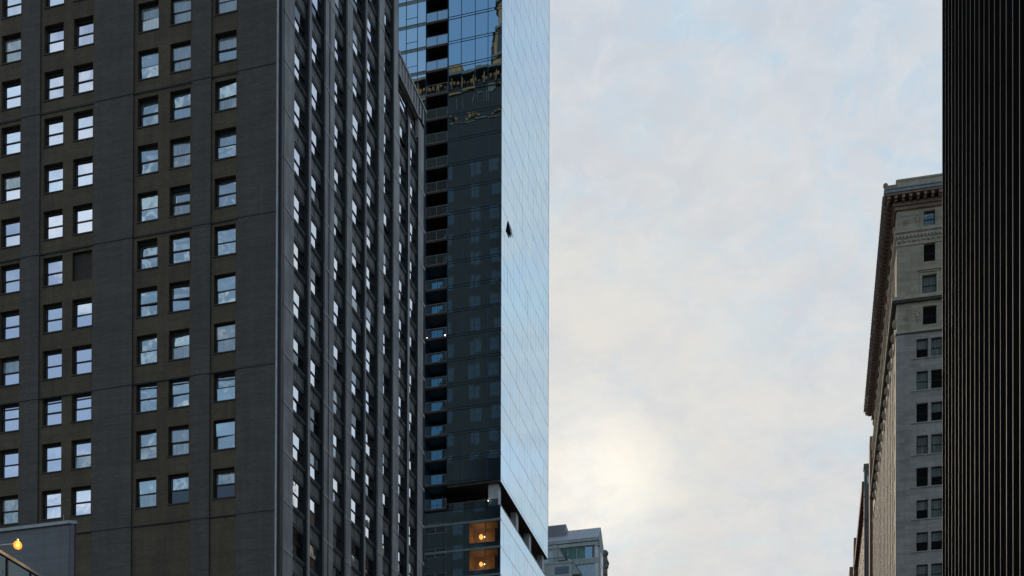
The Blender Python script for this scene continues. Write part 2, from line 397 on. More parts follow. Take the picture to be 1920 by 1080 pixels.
# slim half-round pilasters standing on the near side of the narrow piers
for y in (86.36, 89.30, 93.6, 97.55, 100.58, 104.16): MB().mat(0).box(.0, .05, Y(y)+.05, Y(y)+.22, 0, HTOP-3).mat(1).box(.0, .05, Y(y)+.03, Y(y)+.048, 0, HTOP-3).build('pilaster_rib', ['pier_stone', 'jamb_dark'], T)
MB().box(-.02, .05, Y(89.98)+.2, Y(89.98)+.3, 0, HTOP-3).build('rainwater_pipe', 'frame_dark', T)
KS = list(range(-4, 16))
strs = [i for i, (a, b) in enumerate(piers) if b-a > .9]
sc = {}
for i in strs:
    a, b = piers[i]; me = MB().box(0, .035, 0, b-a-.04, 0, .22).mesh('string_course', 'string_stone')
    for k in KS:
        z = FT0+k*DZ-WH-.52
        if a > 103 and z > 86: continue
        put('string_course', me, T, (.001 if a < 105 else -.029, Y(a)+.02, z))
# spandrels and windows
def side_frame(w, h):
    f = MB(); t = .07
    f.box(-.1, -.02, 0, t, 0, h).box(-.1, -.02, w-t, w, 0, h).box(-.1, -.02, t, w-t, 0, t).box(-.1, -.02, t, w-t, h-.14, h).box(-.08, .0, t, w-t, h*.47, h*.47+.09)
    return f.mesh('window', 'frame_dark')
SMs = {}
def sp(w, h):
    m = MB()
    m.box(-.40, 0, 0, w, .0, h).box(.0, .05, 0, w, h-.12, h-.0).box(.0, .05, .0, w, .16, .26)
    m.box(0, .035, w*.5-.05, w*.5+.05, .26, h-.14).box(0, .02, .12, .2, .3, h-.2).box(0, .02, w-.2, w-.12, .3, h-.2)
    m.box(.0, .12, 0, w, h-.32, h-.26).box(0, .16, 0, w, h-.2, h-.14)
    return m.mesh('spandrel_panel', 'spandrel_metal')
SWH = 2.02
rs = random.Random(5)
for gi, (a, b) in enumerate(gaps):
    w = b-a; h = DZ-SWH
    me_f = side_frame(w, SWH); me_s = sp(w, h)
    pu = {m_: (MB().box(-.055, -.04, .07, w-.07, SWH*.47+.08, SWH-.14).mesh('pane', m_), MB().box(-.075, -.06, .07, w-.07, .07, SWH*.47+.01).mesh('pane', m_)) for m_ in ('pane_street', 'pane_dark', 'pane_blind')}
    ztop = HTOP-3 if gi < 6 else 88.6
    for k in KS:
        z = FT0+k*DZ
        if gi > 5 and k > 13: continue
        x_rec = -.31; x_sp = -.27
        if gi > 5 and k == 13: z = 88.63
        wn = put('window', me_f, T, (x_rec, Y(a), z-SWH))
        for q in (0, 1):
            mt = 'pane_street'
            if rs.random() < (.06 if k > -1 else .25): mt = 'pane_dark'
            elif rs.random() < .14: mt = 'pane_blind'
            put('pane', pu[mt][q], wn, (0, 0, 0), (0, rs.gauss(0, .006), rs.gauss(0, .010)))
        if not (gi > 5 and k == 13): put('spandrel_panel', me_s, T, (x_sp, Y(a), z))
    MB().box(-.9, -.012, Y(b)-.025, Y(b)-.002, 0, HTOP-2.5 if gi < 6 else 86.9).build('jamb', 'jamb_dark', T)
    if gi < 6: MB().box(-.9, -.37, Y(a), Y(b), FT0+16*DZ-SWH-.05, HTOP-2).build('upper_wall', 'pier_stone', T)
# rear low block: its parapet with blocky relief
pb = MB(); pb.box(-.9, -.03, Y(105.37), Y(112.83), 88.66, 90.45)
pb.build('parapet', 'pier_stone', T)
pr = MB()
for i in range(9): pr.box(-.05, .06, Y(105.6)+i*.78, Y(105.6)+i*.78+.38, 88.9, 90.3)
pr.box(-.9, .10, Y(105.37), Y(112.9), 90.45, 90.72); pr.box(-.1, .08, Y(105.37), Y(110.9), 88.66, 88.84)
pr.build('parapet_relief', 'pier_stone', T)
MB().box(X(-76), -.9, Y(105.3), Y(112.4), 0, 90.2).build('rear_block', 'interior_dark', T)
m = MB().box(X(-76), -.02, Y(112.4), Y(112.83), 0, 90.72); m.build('rear_wall_low', 'brick_rear', T)
# roof clutter of the low block
MB().box(-1.6, -1.3, Y(107.7), Y(108.0), 90.7, 91.4).cyl((-.5, Y(109.6), 90.7), .1, .55).build('roof_vent', 'frame_dark', T)
# rear (north) face, seen mirrored in the glass tower
m = MB().box(X(-76), -.02, Y(105.32), Y(105.5), 88, HTOP-2); m.build('rear_wall', 'brick_rear', T)
rw = MB()
for xx in (-50.0, -53.2, -56.3, -60.6):
    for k in range(14, 29):
        z = FT0+k*DZ
        rw.mat(0).box(X(xx-.78), X(xx+.78), Y(105.5), Y(105.505), z-2.1, z)
        rw.mat(1).box(X(xx-.72), X(xx+.72), Y(105.505), Y(105.512), z-1.0, z-.14).box(X(xx-.72), X(xx+.72), Y(105.505), Y(105.512), z-2.0, z-1.1)
rw.build('rear_windows', ['jamb_dark', 'rear_pane'], T, kind='stuff')
rw = MB()
for xx in (-46.4, -49.6, -53.4, -56.6):
    for k in range(2, 13):
        z = FT0+k*DZ
        rw.mat(0).box(X(xx-.78), X(xx+.78), Y(112.83), Y(112.835), z-2.1, z)
        rw.mat(1).box(X(xx-.72), X(xx+.72), Y(112.835), Y(112.842), z-1.0, z-.14).box(X(xx-.72), X(xx+.72), Y(112.835), Y(112.842), z-2.0, z-1.1)
rw.build('rear_windows', ['jamb_dark', 'rear_pane'], T, kind='stuff')
MB().box(X(-76.4), .4, Y(81.4), Y(106.2), HTOP-.4, HTOP).build('roof_cornice', 'stone_darkgrey', T)
ar = MB(); ra = random.Random(4)
for i in range(60):
    x = -75.5+i*.62
    ar.ball((X(x), Y(105.6), HTOP-1.2-ra.random()*.5), .14+ra.random()*.14, 7, 5, 1.6)
    if i % 3 == 0: ar.box(X(x)+.2, X(x)+.34, Y(105.5), Y(105.8), HTOP-2.3, HTOP-.6)
ar.build('bracket_row', 'terracotta_gold', T, kind='stuff')
MB().box(X(-76), 0, Y(105.5), Y(105.75), 151.55, 151.85).build('terracotta_band', 'terracotta_gold', T)
MB().box(X(-76), 0, Y(105.5), Y(105.62), 146.9, 147.05).build('terracotta_band', 'stone_darkgrey', T)
orn = MB()
for x in (-52.6, -56.6, -60.2):
    for j in range(5): orn.ball((X(x-1+j*.5), Y(105.6), 147.4+.5*math.sin(j*.8)), .26, 8, 6)
orn.build('terracotta_ornament', 'terracotta_gold', T)
# sign on the rear wall whose strokes and round emblem read, mirrored, in the glass
sg = MB()
for x in (-59.2, -58.3, -57.9, -56.2, -55.2, -54.8, -54.4, -54.0): sg.box(X(x)-.04, X(x)+.04, Y(105.5), Y(105.6), 149.2, 150.9)
sg.box(X(-56.2), X(-55.2), Y(105.5), Y(105.6), 150.8, 150.95)
sg.cyl((X(-53.6), Y(105.5), 152.0-.5), .75, .12, 20, 'y')
sg.build('wall_sign', 'stone_darkgrey', T)
# corner turret
tu = MB()
for (r, z0, z1, r2) in ((3.6, HTOP, HTOP+7, 3.2), (3.0, HTOP+7, HTOP+16, 2.2), (2.0, HTOP+16, HTOP+19, 1.7), (1.5, HTOP+19, HTOP+34, .25)):
    tu.cyl((X(-51.3), Y(102), z0), r, z1-z0, 8, 'z', r2)
tu.build('turret', 'terracotta_gold', T)
for z, rr_ in ((HTOP+2, 3.75), (HTOP+6.6, 3.5), (HTOP+11, 3.0), (HTOP+15.6, 2.6), (HTOP+18.8, 2.1)):
    MB().cyl((X(-51.3), Y(102), z), rr_, .5, 8).build('turret_band', 'stone_darkgrey', T)
for k in range(8):
    t_ = math.radians(45*k+22); MB().box(-.5, .5, -.1, .1, 0, 3.4).build('turret_window', 'jamb_dark', T, (X(-51.3)+3.3*math.cos(t_), Y(102)+3.3*math.sin(t_), HTOP+2.7), (0, 0, t_+math.pi/2))
MB().box(X(-61), X(-58.6), Y(103.2), Y(105.2), HTOP, HTOP+1.6).build('rooftop_hut', 'terracotta_gold', T)
MB().box(X(-57.5), X(-54), Y(103.2), Y(105), HTOP, HTOP+.8).build('rooftop_hut', 'brick_brown', T)

# ================================================================ glass condominium tower
G = thing('glass_tower', 'tall blue glass tower with stacked recessed balconies, behind the dark brick tower', 'building', (-40.69, 146.6, 0))
GX, GY = -40.69, 146.6
def gx(x): return x-GX
def gy(y): return y-GY
GD = 24.4                                                # depth of the block
ZB, PZ = 74.58, 2.974
Z_soff = 71.1; GTOP = ZB + 27*PZ
floors = [ZB+PZ*j for j in range(-1, 27)]
# upper core (stands back from the glass, cut away behind the balconies)
MB().box(gx(-47.39)+.02, -.3, .3, GD-.3, Z_soff+.3, GTOP-.2).build('core', 'interior_dark', G)
MB().box(gx(-60), gx(-50.25)-.02, .3, GD-.3, 40, GTOP-.2).build('core', 'interior_dark', G)
MB().box(gx(-50.25)-.02, gx(-47.39)+.02, 2.2, GD-.3, 40, GTOP-.2).build('core', 'interior_dark', G)
MB().box(gx(-47.3), -.02, .02, GD-.02, Z_soff, Z_soff+.28).build('soffit', 'soffit_brown', G)
MB().box(gx(-60), .06, -.06, GD+.06, GTOP-.2, GTOP+.5).build('roof_edge', 'coping_metal', G)
MB().box(-.02, .02, -.03, .0, Z_soff, GTOP).build('corner_mullion', 'frame_dark', G)
# front glazing: four bays of panes each storey; the double line is the slab band between two transoms
mx = [-47.39, -45.77, -44.02, -42.42, -40.71]
rg = random.Random(3)
pm = [MB().box(.02, mx[i+1]-mx[i]-.02, 0, .03, .17, PZ-.17).mesh('pane', 'tower_glass') for i in range(4)]
bm_ = [MB().box(.02, mx[i+1]-mx[i]-.02, .0, .03, -.13, .13).mesh('slab_pane', 'tower_glass') for i in range(4)]
bandm = MB().box(gx(-47.39), -.02, -.035, .01, .13, .17).box(gx(-47.39), -.02, -.035, .01, -.17, -.13).mesh('transom', 'mullion_blue')
for j, z in enumerate(floors):
    if z < Z_soff: 
        put('transom', MB().box(gx(-47.39), -.02, -.035, .01, 0, .06).mesh('transom', 'frame_dark'), G, (0, 0, Z_soff+.28))
        for i in range(4): MB().box(.02, mx[i+1]-mx[i]-.02, 0, .03, 0, ZB-.17-Z_soff-.02).build('pane', 'tower_glass', G, (gx(mx[i]), 0, Z_soff+.02))
        continue
    put('transom', bandm, G, (0, 0, z))
    for i in range(4):
        put('pane', pm[i], G, (gx(mx[i]), 0, z), (rg.gauss(0, .0012), 0, rg.gauss(0, .002)))
        put('slab_pane', bm_[i], G, (gx(mx[i]), 0, z), (rg.gauss(0, .0015), 0, 0))
mm = MB()
for x in mx[:-1]: mm.box(gx(x)-.03, gx(x)+.03, -.05, .02, Z_soff, GTOP-.2)
mm.box(gx(mx[0])-.09, gx(mx[0])-.03, -.05, 1.9, Z_soff, GTOP-.2)
mm.build('mullion', 'mullion_blue', G)
# left glazed strip
lx = [-56.4, -54.6, -52.81, -51.36, -50.25]
for i in range(4):
    w = lx[i+1]-lx[i]
    a = MB().box(.02, w-.02, 0, .03, .22, PZ-.22).mesh('pane', 'tower_glass_pale')
    lo_ = MB().box(.02, w-.02, 0, .03, .22, 1.02).mesh('pane', 'tower_glass_pale'); hi_ = MB().box(.02, w-.02, 0, .03, 1.06, PZ-.22).mesh('pane', 'tower_glass_pale')
    for z in floors:
        if i == 2: put('pane', lo_, G, (gx(lx[i]), 0, z), (rg.gauss(0, .0015), 0, 0)); put('pane', hi_, G, (gx(lx[i]), 0, z), (rg.gauss(0, .0015), 0, rg.gauss(0, .002)))
        else: put('pane', a, G, (gx(lx[i]), 0, z), (rg.gauss(0, .0015), 0, rg.gauss(0, .002)))
slm = MB().box(gx(-56.4), gx(-50.25), -.03, .28, -.20, .20).box(gx(-56.4), gx(-50.25), -.06, -.03, .14, .20).mesh('slab_edge', 'slab_green')
for z in floors: put('slab_edge', slm, G, (0, 0, z))
mm = MB()
for x in lx[1:-1]: mm.box(gx(x)-.035, gx(x)+.035, -.05, .02, Z_soff-6, GTOP-.2)
mm.box(gx(-50.25)-.04, gx(-50.25)+.02, -.05, 2.2, 40, GTOP-.2)
for z in floors: mm.box(gx(lx[2]), gx(lx[3]), -.02, .02, z+1.02, z+1.06)
mm.build('mullion', 'mullion_blue', G)
# balconies
bx0, bx1 = gx(-50.25)+.03, gx(-47.39)-.10
bal_slab = MB().box(bx0, bx1, .0, 2.2, -.16, .10).mesh('balcony_slab', 'soffit_brown')
rail = MB().box(bx0, bx1, -.03, .02, 1.16, 1.21).box(bx0, bx1, -.03, .02, .04, .10).box(bx0, bx0+.05, -.03, .02, .1, 1.16).box(bx1-.05, bx1, -.03, .02, .1, 1.16).box((bx0+bx1)/2-.025, (bx0+bx1)/2+.025, -.03, .02, .1, 1.16).mesh('railing', 'frame_grey')
hw = (bx1-bx0)/2
rp = MB().box(.06, hw-.04, -.012, .0, .11, 1.15).mesh('rail_glass', 'rail_glass'); rpm = MB().box(.06, hw-.04, -.012, .0, .11, 1.15).mesh('rail_glass', 'balcony_glass')
door = MB().box(bx0+.1, bx0+1.5, 2.1, 2.16, .12, 2.55).mesh('balcony_door', 'pane_blue')
doorglow = MB().box(bx0+.1, bx0+1.5, 2.1, 2.16, .12, 2.2).mesh('balcony_door', 'door_sky_glow')
doorf = MB().box(bx0+.02, bx0+.1, 2.06, 2.18, .12, 2.6).box(bx0+.77, bx0+.83, 2.06, 2.18, .12, 2.6).box(bx0+1.5, bx0+1.58, 2.06, 2.18, .12, 2.6).mesh('door_frame', 'frame_grey')
for j in range(-9, 27):
    z = ZB+PZ*j
    put('balcony_slab', bal_slab, G, (0, 0, z))
    r = put('railing', rail, G, (0, 0, z)); mat = rpm if j > 11 else rp
    put('rail_glass', mat, r, (bx0, 0, 0)); put('rail_glass', mat, r, (bx0+hw, 0, 0))
    d = put('balcony_door', doorglow if j < 8 else door, G, (0, 0, z)); put('door_frame', doorf, d, (0, 0, 0))
# furniture glimpsed on some balconies
for j in (1, 2, 3, 4, 6, 7):
    MB().box(0, .4, 0, .4, .35, .42).box(0, .4, .36, .42, .42, .9).box(0, .05, 0, .05, 0, .35).box(.35, .4, 0, .05, 0, .35).box(0, .05, .36, .42, 0, .35).box(.35, .4, .36, .42, 0, .35).build(
        'balcony_chair', 'white_paint', None, (GX+bx0+1.5+.1*(j % 3), GY+.5, ZB+PZ*j+.11),
        label='small pale chair on the %s balcony counted up from the open terrace storey' % {1: 'second', 2: 'third', 3: 'fourth', 4: 'fifth', 6: 'seventh', 7: 'eighth'}[j], category='chair', group='balcony chairs')
# street (east) side glazing: fine vertical panels, one mesh because each is a few pixels wide
sg = MB(); nx = 17; pw_ = GD/nx; rr = random.Random(9)
zs = [Z_soff] + [z for z in floors if z > Z_soff] + [GTOP-.2]
for q in range(len(zs)-1):
    for i in range(nx):
        y0, y1 = i*pw_+.012, (i+1)*pw_-.012; z0, z1 = zs[q]+.035, zs[q+1]-.035
        a, b = rr.gauss(0, .0035), rr.gauss(0, .0035)
        sg.mat(0).poly([(a, y0, z0), (b, y1, z0), (b+.002, y1, z1), (a+.002, y0, z1), (-.1, y0, z0), (-.1, y1, z0), (-.1, y1, z1), (-.1, y0, z1)],
                [(0,1,2,3), (4,7,6,5), (0,4,5,1), (3,2,6,7), (0,3,7,4), (1,5,6,2)])
sg.build('side_glazing', 'side_glass', G, kind='stuff')
ln = MB()
for z in zs[1:-1]: ln.box(-.08, .002, 0, GD, z-.04, z+.04)
ln.box(-.1, .02, 0, GD, Z_soff, Z_soff+.05); ln.box(-.1, .02, GD, GD+.08, Z_soff, GTOP)
ln.build('side_transom', 'line_steel', G)
vm = MB()
for i in range(1, nx): vm.box(-.05, .001, i*pw_-.012, i*pw_+.012, Z_soff, GTOP-.2)
vm.build('side_mullion', 'line_steel', G)
# the vent window swung open on the street side
z1 = zs[12]-.12; vy = pw_*2
MB().box(0, .05, .02, pw_-.02, -1.2, 0).box(.05, .07, .1, .18, -1.15, -.05).build('vent_window', 'frame_dark', G, (.01, vy, z1), (0, math.radians(-10), 0), label='vent window swung open on the street side')
MB().box(.02, .03, .05, pw_-.05, -1.22, -.02).build('vent_opening', 'interior_dark', G, (0, vy, z1), label='dark opening behind the swung vent window')
# open terrace storey
ZT = 68.25
TW = MB().box(gx(-50.1), -3.0, 2.6, GD-2, ZT, Z_soff).build('terrace_wall', 'room_dark', G)
MB().box(gx(-49.95), gx(-48.0), 2.5, 2.59, ZT+.1, Z_soff-.3).build('terrace_window', 'pane_blue', G)
MB().box(gx(-46.8), gx(-44.4), 2.5, 2.58, ZT+.1, Z_soff-.5).build('terrace_window', 'pane_dark', G)
MB().box(-1.65, -.42, .42, 1.6, ZT, Z_soff).build('column', 'white_paint', G)
for y in (8.6, 15.2, 22.6): MB().box(-1.1, -.35, y, y+1.1, ZT, Z_soff).build('column', 'white_paint', G)
MB().box(gx(-50.2), -.3, .02, GD+6, ZT-.25, ZT-.02).build('terrace_floor', 'soffit_brown', G)
for i in range(3):
    MB().box(gx(-47.3)+i*2.1+.03, gx(-47.3)+i*2.1+2.07, .22, .24, ZT, ZT+.95).build('terrace_glass', 'rail_glass', G)
MB().box(gx(-50.2), -.3, .2, .26, ZT+.95, ZT+.99).build('terrace_rail', 'frame_grey', G)
# lower block: stone slab bands, panes, two lit rooms
ZL = [66.63-3.285*i for i in range(8)]                     # centre of the slab bands
MB().box(gx(-60), -4.2, .3, GD+5.7, 0, ZT-.3).build('core', 'interior_dark', G)
MB().box(-4.2, -.3, 5.0, GD+5.7, 0, ZT-.3).build('core', 'interior_dark', G)
MB().box(-4.2, -.3, .1, 5.0, 0, 59.8).build('core', 'interior_dark', G)
for z in ZL: MB().box(gx(-60), -.0, -.05, .28, z-.13, z+.13).build('slab_band', 'slab_green', G)
lmx = [-52.0, -50.0, -47.8, -45.11, -44.64, -42.58, -40.71]
for i in range(6):
    w = lmx[i+1]-lmx[i]; top = [ZT+.02] + [z-.14 for z in ZL]; bot = [z+.14 for z in ZL]
    for q in range(8):
        zt, zb = top[q], bot[q]
        if i in (4, 5) and q in (1, 2):
            MB().box(.03, w-.03, 0, .03, zb+.62-zb, zt-zb).build('pane', 'room_glass', G, (gx(lmx[i]), 0, zb), label='clear pane of the lit orange room')
            MB().box(.03, w-.03, 0, .05, 0, .58).build('pane', 'tower_glass', G, (gx(lmx[i]), 0, zb))
        else: MB().box(.03, w-.03, 0, .03, 0, zt-zb).build('pane', 'tower_glass', G, (gx(lmx[i]), 0, zb), (rg.gauss(0, .002), 0, 0))
mm = MB()
for x in lmx[1:-1]: mm.box(gx(x)-.03, gx(x)+.03, -.04, .02, 35, ZT)
mm.box(gx(-52), -.02, -.04, .02, ZT, ZT+.05); mm.build('mullion', 'mullion_blue', G)
lsg = MB(); rr = random.Random(19)
zl = [35] + [z for z in ZL[::-1]] + [ZT]
for q in range(len(zl)-1):
    for i in range(21):
        y0, y1 = i*pw_+.012, (i+1)*pw_-.012; z0, z1 = zl[q]+.035, zl[q+1]-.035
        a, b = rr.gauss(0, .0035), rr.gauss(0, .0035)
        lsg.poly([(a, y0, z0), (b, y1, z0), (b, y1, z1), (a, y0, z1), (-.1, y0, z0), (-.1, y1, z0), (-.1, y1, z1), (-.1, y0, z1)],
                [(0,1,2,3), (4,7,6,5), (0,4,5,1), (3,2,6,7), (0,3,7,4), (1,5,6,2)])
lsg.build('side_glazing', 'side_glass', G, kind='stuff')
ln = MB()
for z in zl[1:-1]: ln.box(-.08, .002, 0, 21*pw_, z-.04, z+.04)
ln.box(-.25, .03, -.05, 21*pw_, ZT, ZT+.10); ln.build('side_transom', 'line_steel', G)
for q in (1, 2):
    zb = ZL[q]+.14; zt = ZL[q-1]-.14; rx0 = -3.92
    room = MB(); room.mat(0).box(rx0, -.35, 2.2, 2.3, zb, zt).box(rx0-.08, rx0, .12, 2.3, zb, zt).box(rx0, -.35, .12, 2.2, zt, zt+.1).mat(1).box(rx0, -.35, .12, 2.2, zb-.1, zb).box(-.35, -.3, .12, 2.3, zb, zt).box(-1.3, -.35, 2.1, 2.19, zb, zt)
    room.build('lit_room', ['room_wall', 'room_dark'], G)
    MB().box(rx0+.5, rx0+2.4, 1.2, 2.0, zb, zb+.75+.3*(q == 1)).box(rx0+2.6, rx0+3.1, .8, 1.3, zb, zb+.9).build('sofa', 'room_dark', None, (GX, GY, 0), label='dark low sofa silhouette in the %s lit orange room of the glass tower' % ('upper' if q == 1 else 'lower'), category='sofa')
    lx_ = -44.04 + .62
    lt = MB().ball((0, 0, 0), .25 if q == 1 else .22, 14, 10, 1.25)
    MB().cyl((GX-3.35+.72, GY+.75, zb+1.8), .01, zt-zb-1.8).build('lamp_cord', 'frame_dark', None, label='thin black cord holding the %s orange globe lamp' % ('upper' if q == 1 else 'lower'), category='cord')
    lo = lt.build('globe_lamp', 'globe_orange', None, (GX-3.35+.72, GY+.75, zb+1.55), label='glowing orange globe pendant in the %s lit room of the glass tower' % ('upper' if q == 1 else 'lower'), category='lamp', group='globe lamps in the lit rooms')
    MB().ball((.42, .1, -.02), .06, 8, 6).build('small_bulb', 'lamp_spot', lo)
    pl = bpy.data.lights.new('room_light', 'POINT'); pl.energy = 34 if q == 1 else 26; pl.color = (1, .45, .13); pl.shadow_soft_size = .25
    p = bpy.data.objects.new('room_light', pl); S.collection.objects.link(p); p.location = (GX-2.63, GY+1.1, zb+1.55)
for (x, z, r, lab) in ((-47.75, 89.72, .075, 'bright warm lamp at the right end of the lit balcony'), (-50.05, 89.72, .045, 'small white lamp at the left end of the lit balcony'), (-42.32, 69.12, .06, 'tiny lamp beside the white corner column of the open terrace')):
    q = MB().box(-.04, .04, .02, .12, -.25, .1).build('wall_lamp', 'frame_dark', None, (x, GY+.12 if z > 80 else GY+.35, z), label=lab, category='lamp')
    MB().ball((0, -.02, 0), r, 10, 8).build('bulb', 'lamp_spot', q)

# ================================================================ beige limestone building (right)
RS = .82                                                # real size of this row of buildings (storeys of 3.1 m)
RM = Matrix.Translation((4.857*RS, 155.811*RS, .288)) @ Matrix.Rotation(math.radians(2.0226), 4, 'Z') @ Matrix.Scale(RS, 4)
B = thing('limestone_building', 'beige limestone high-rise with a heavy bracketed cornice, left of the black finned tower', 'building', (4.857, 155.811, 0), math.radians(2.0226))
B.location = RM.translation; B.scale = (RS,)*3
MB().box(-.3, 16, -.3, 53.4, -.36, 0).build('plinth', 'limestone_grey', B)
BW, BD, BH = 16.0, 53.4, 102.1
wins = []           # openings on the front: (x0, x1, z0, z1)
cols1 = [3.05+i*3.3 for i in range(4)]
for xx in cols1:
    wins += [(xx, xx+1.27, 99.6, 101.32), (xx, xx+1.28, 95.38, 97.46), (xx-.16, xx+1.42, 91.55, 93.83), (xx-.1, xx+1.42, 88.0, 90.15)]
fz = [86.4-3.775*i for i in range(22)]
colp = [2.24, 3.88, 6.3, 7.94, 10.3, 11.94]
for z in fz:
    for xx in colp: wins.append((xx, xx+1.28, z-2.2, z))
# wall built as strips round the openings
MB().box(.5, BW, .5, BD-.5, 0, BH).build('core', 'interior_dark', B)
wall = MB(); zb_ = []
def wallgrid(mb, x0, x1, z0, z1, ops, y0=0., y1=.5):
    """fill a rectangle with boxes around openings (all in one horizontal band set)"""
    zsr = sorted({z0, z1} | {o[2] for o in ops} | {o[3] for o in ops})
    for a, b in zip(zsr, zsr[1:]):
        if b-a < 1e-6: continue
        cut = sorted((o[0], o[1]) for o in ops if o[2] < (a+b)/2 < o[3]); c = x0
        for (p, q) in cut:
            if p > c: mb.box(c, p, y0, y1, a, b)
            c = q
        if c < x1: mb.box(c, x1, y0, y1, a, b)
wallgrid(wall, 1.59, BW, 0, 87.3, [w for w in wins if w[3] < 87.3], .05, .5)
wall.build('wall_lower', 'limestone_grey', B)
wall = MB(); wallgrid(wall, 0, BW, 87.3, BH, [w for w in wins if w[3] > 87.3]); wall.build('wall_upper', 'limestone', B)
MB().box(0, 1.59, 0, .5, 0, 87.3).build('corner_pier', 'limestone_grey', B)
rb = random.Random(21)
def bwin(o, k):
    x0, x1, z0, z1 = o; w, h = x1-x0, z1-z0; t = .06
    f = MB().box(0, t, 0, .09, 0, h).box(w-t, w, 0, .09, 0, h).box(t, w-t, 0, .09, 0, t).box(t, w-t, 0, .09, h-t*1.6, h).box(t, w-t, -.02, .07, h*.48, h*.48+.07)
    wo_ = f.build('window', 'frame_dark', B, (x0, .36, z0))
    up, lo = ('pane_greyteal', 'pane_greyteal')
    if z1 > 100: up = lo = 'pane_sky'
    elif z1 > 95: up = lo = 'pane_dark'
    elif z1 > 91: up = lo = 'pane_greyteal'
    elif z1 > 88: up = lo = 'pane_dark'
    else:
        r = rb.random()
        if r < .45: lo = 'pane_dark'
        elif r < .6: up = lo = 'pane_dark'
    MB().box(t, w-t, .03, .05, h*.48+.06, h-t).build('pane', up, wo_); MB().box(t, w-t, .05, .07, t, h*.48).build('pane', lo, wo_)
for o in wins:
    if o[3] > 58: bwin(o, 0)
low = MB()
for o in wins:
    if o[3] <= 58: low.box(o[0], o[1], .4, .44, o[2], o[3])
low.build('lower_windows', 'pane_dark', B, kind='stuff')
for z in fz[:9]:
    MB().box(1.6, BW, -.04, .06, z-2.36, z-2.22).build('sill_course', 'limestone_grey', B)
# mouldings on the front (each wraps the corner onto the street side)
def course(name, z0, z1, out, mat, parent=B, d=BD):
    MB().box(-out, BW, -out, -.002, z0, z1).build(name, mat, parent)
    MB().box(-out, -.002, -.002, d, z0, z1).build(name, mat, parent)
course('moulding', 99.05, 99.38, .22, 'limestone_smooth'); course('moulding', 98.62, 98.9, .12, 'limestone_smooth')
course('moulding', 97.52, 97.68, .10, 'limestone_smooth')
course('moulding', 98.9, 99.05, .16, 'cornice_copper')
dn = MB()
for i in range(40): dn.box(.1+i*.4, .3+i*.4, -.16, -.002, 98.4, 98.62)
dn.build('dentil_row', 'limestone_smooth', B, kind='stuff')
course('belt_cornice', 90.95, 91.31, .55, 'limestone_smooth'); course('belt_cornice', 90.75, 90.95, .38, 'stone_darkgrey')
course('belt_cornice', 91.31, 91.5, .3, 'limestone_smooth')
course('moulding', 87.22, 87.45, .14, 'limestone_smooth'); course('moulding', 87.08, 87.2, .05, 'stone_darkgrey')
for xx in cols1:
    MB().box(xx-.62, xx+1.9, -.28, -.002, 94.30, 94.46).box(xx-.5, xx+1.78, -.14, -.002, 94.14, 94.30).box(xx-.4, xx-.18, -.07, -.002, 91.5, 94.14).box(xx+1.44, xx+1.66, -.07, -.002, 91.5, 94.14).build('window_hood', 'limestone_smooth', B)
    # carved cartouche and rosette panels
    for zc, hh in ((100.35, 1.7), (89.1, 2.0)):
        for k in (0,):
            cx_ = xx-.72
            m = MB()
            m.box(cx_-.42, cx_+.42, -.03, -.001, zc+hh*.42, zc+hh*.48).box(cx_-.42, cx_-.36, -.03, -.001, zc-hh*.42, zc+hh*.42).box(cx_+.36, cx_+.42, -.03, -.001, zc-hh*.42, zc+hh*.42)
            m.ball((cx_, -.03, zc+.05), .22, 10, 8, 1.5).ball((cx_-.2, -.03, zc+.38), .13, 8, 6).ball((cx_+.2, -.03, zc+.38), .13, 8, 6).ball((cx_, -.03, zc-.45), .12, 8, 6, 1.8)
            m.ball((cx_, -.03, zc+.6), .11, 8, 6); m.build('carved_panel', 'limestone_smooth', B)
        if xx == cols1[0]:
            cx_ = xx-2.0; m = MB()
            m.box(cx_-.5, cx_+.45, -.03, -.001, zc+hh*.42, zc+hh*.48).box(cx_-.5, cx_-.44, -.03, -.001, zc-hh*.42, zc+hh*.42).box(cx_+.4, cx_+.45, -.03, -.001, zc-hh*.42, zc+hh*.42).box(cx_-.44, cx_+.4, -.03, -.001, zc-hh*.45, zc-hh*.40)
            n = 14
            for i in range(n): m.ball((cx_+.28*math.cos(6.283*i/n), -.03, zc-.1+.28*math.sin(6.283*i/n)), .06, 6, 5)
            m.ball((cx_, -.03, zc-.1), .13, 8, 6); m.build('rosette_panel', 'limestone_smooth', B)
# scrolls under the upper moulding
fr_ = MB()
for i in range(30): fr_.ball((.3+i*.55, -.02, 98.08), .16 if i % 3 else .24, 8, 6, .9)
fr_.build('carved_frieze', 'limestone_smooth', B)
# great cornice
def ring(name, z0, z1, out, mat, end=50.6): 
    MB().box(-out, BW, -out, -.002, z0, z1).build(name, mat, B); MB().box(-out, -.002, -.002, end, z0, z1).build(name, mat, B)
ring('cornice_bed', 101.7, 102.1, .25, 'cornice_copper'); ring('cornice_bed', 102.1, 102.5, .45, 'cornice_copper')
ring('cornice_soffit', 102.9, 103.15, 1.30, 'cornice_copper'); ring('cornice_fascia', 103.15, 103.5, 1.42, 'coping_metal'); ring('cornice_fascia', 103.5, 103.62, 1.5, 'coping_metal')
brk = MB().box(0, .32, -1.2, -.002, .18, .55).box(.03, .29, -.95, -.002, 0, .18).mesh('bracket', 'cornice_copper')
for i in range(21): put('bracket', brk, B, (-1.1+.82*i if i else -1.1, -.0, 102.36))
brs = MB().box(-1.2, -.002, 0, .32, .18, .55).box(-.95, -.002, .03, .29, 0, .18).mesh('bracket', 'cornice_copper')
for i in range(61): put('bracket', brs, B, (0, .3+.82*i, 102.36))
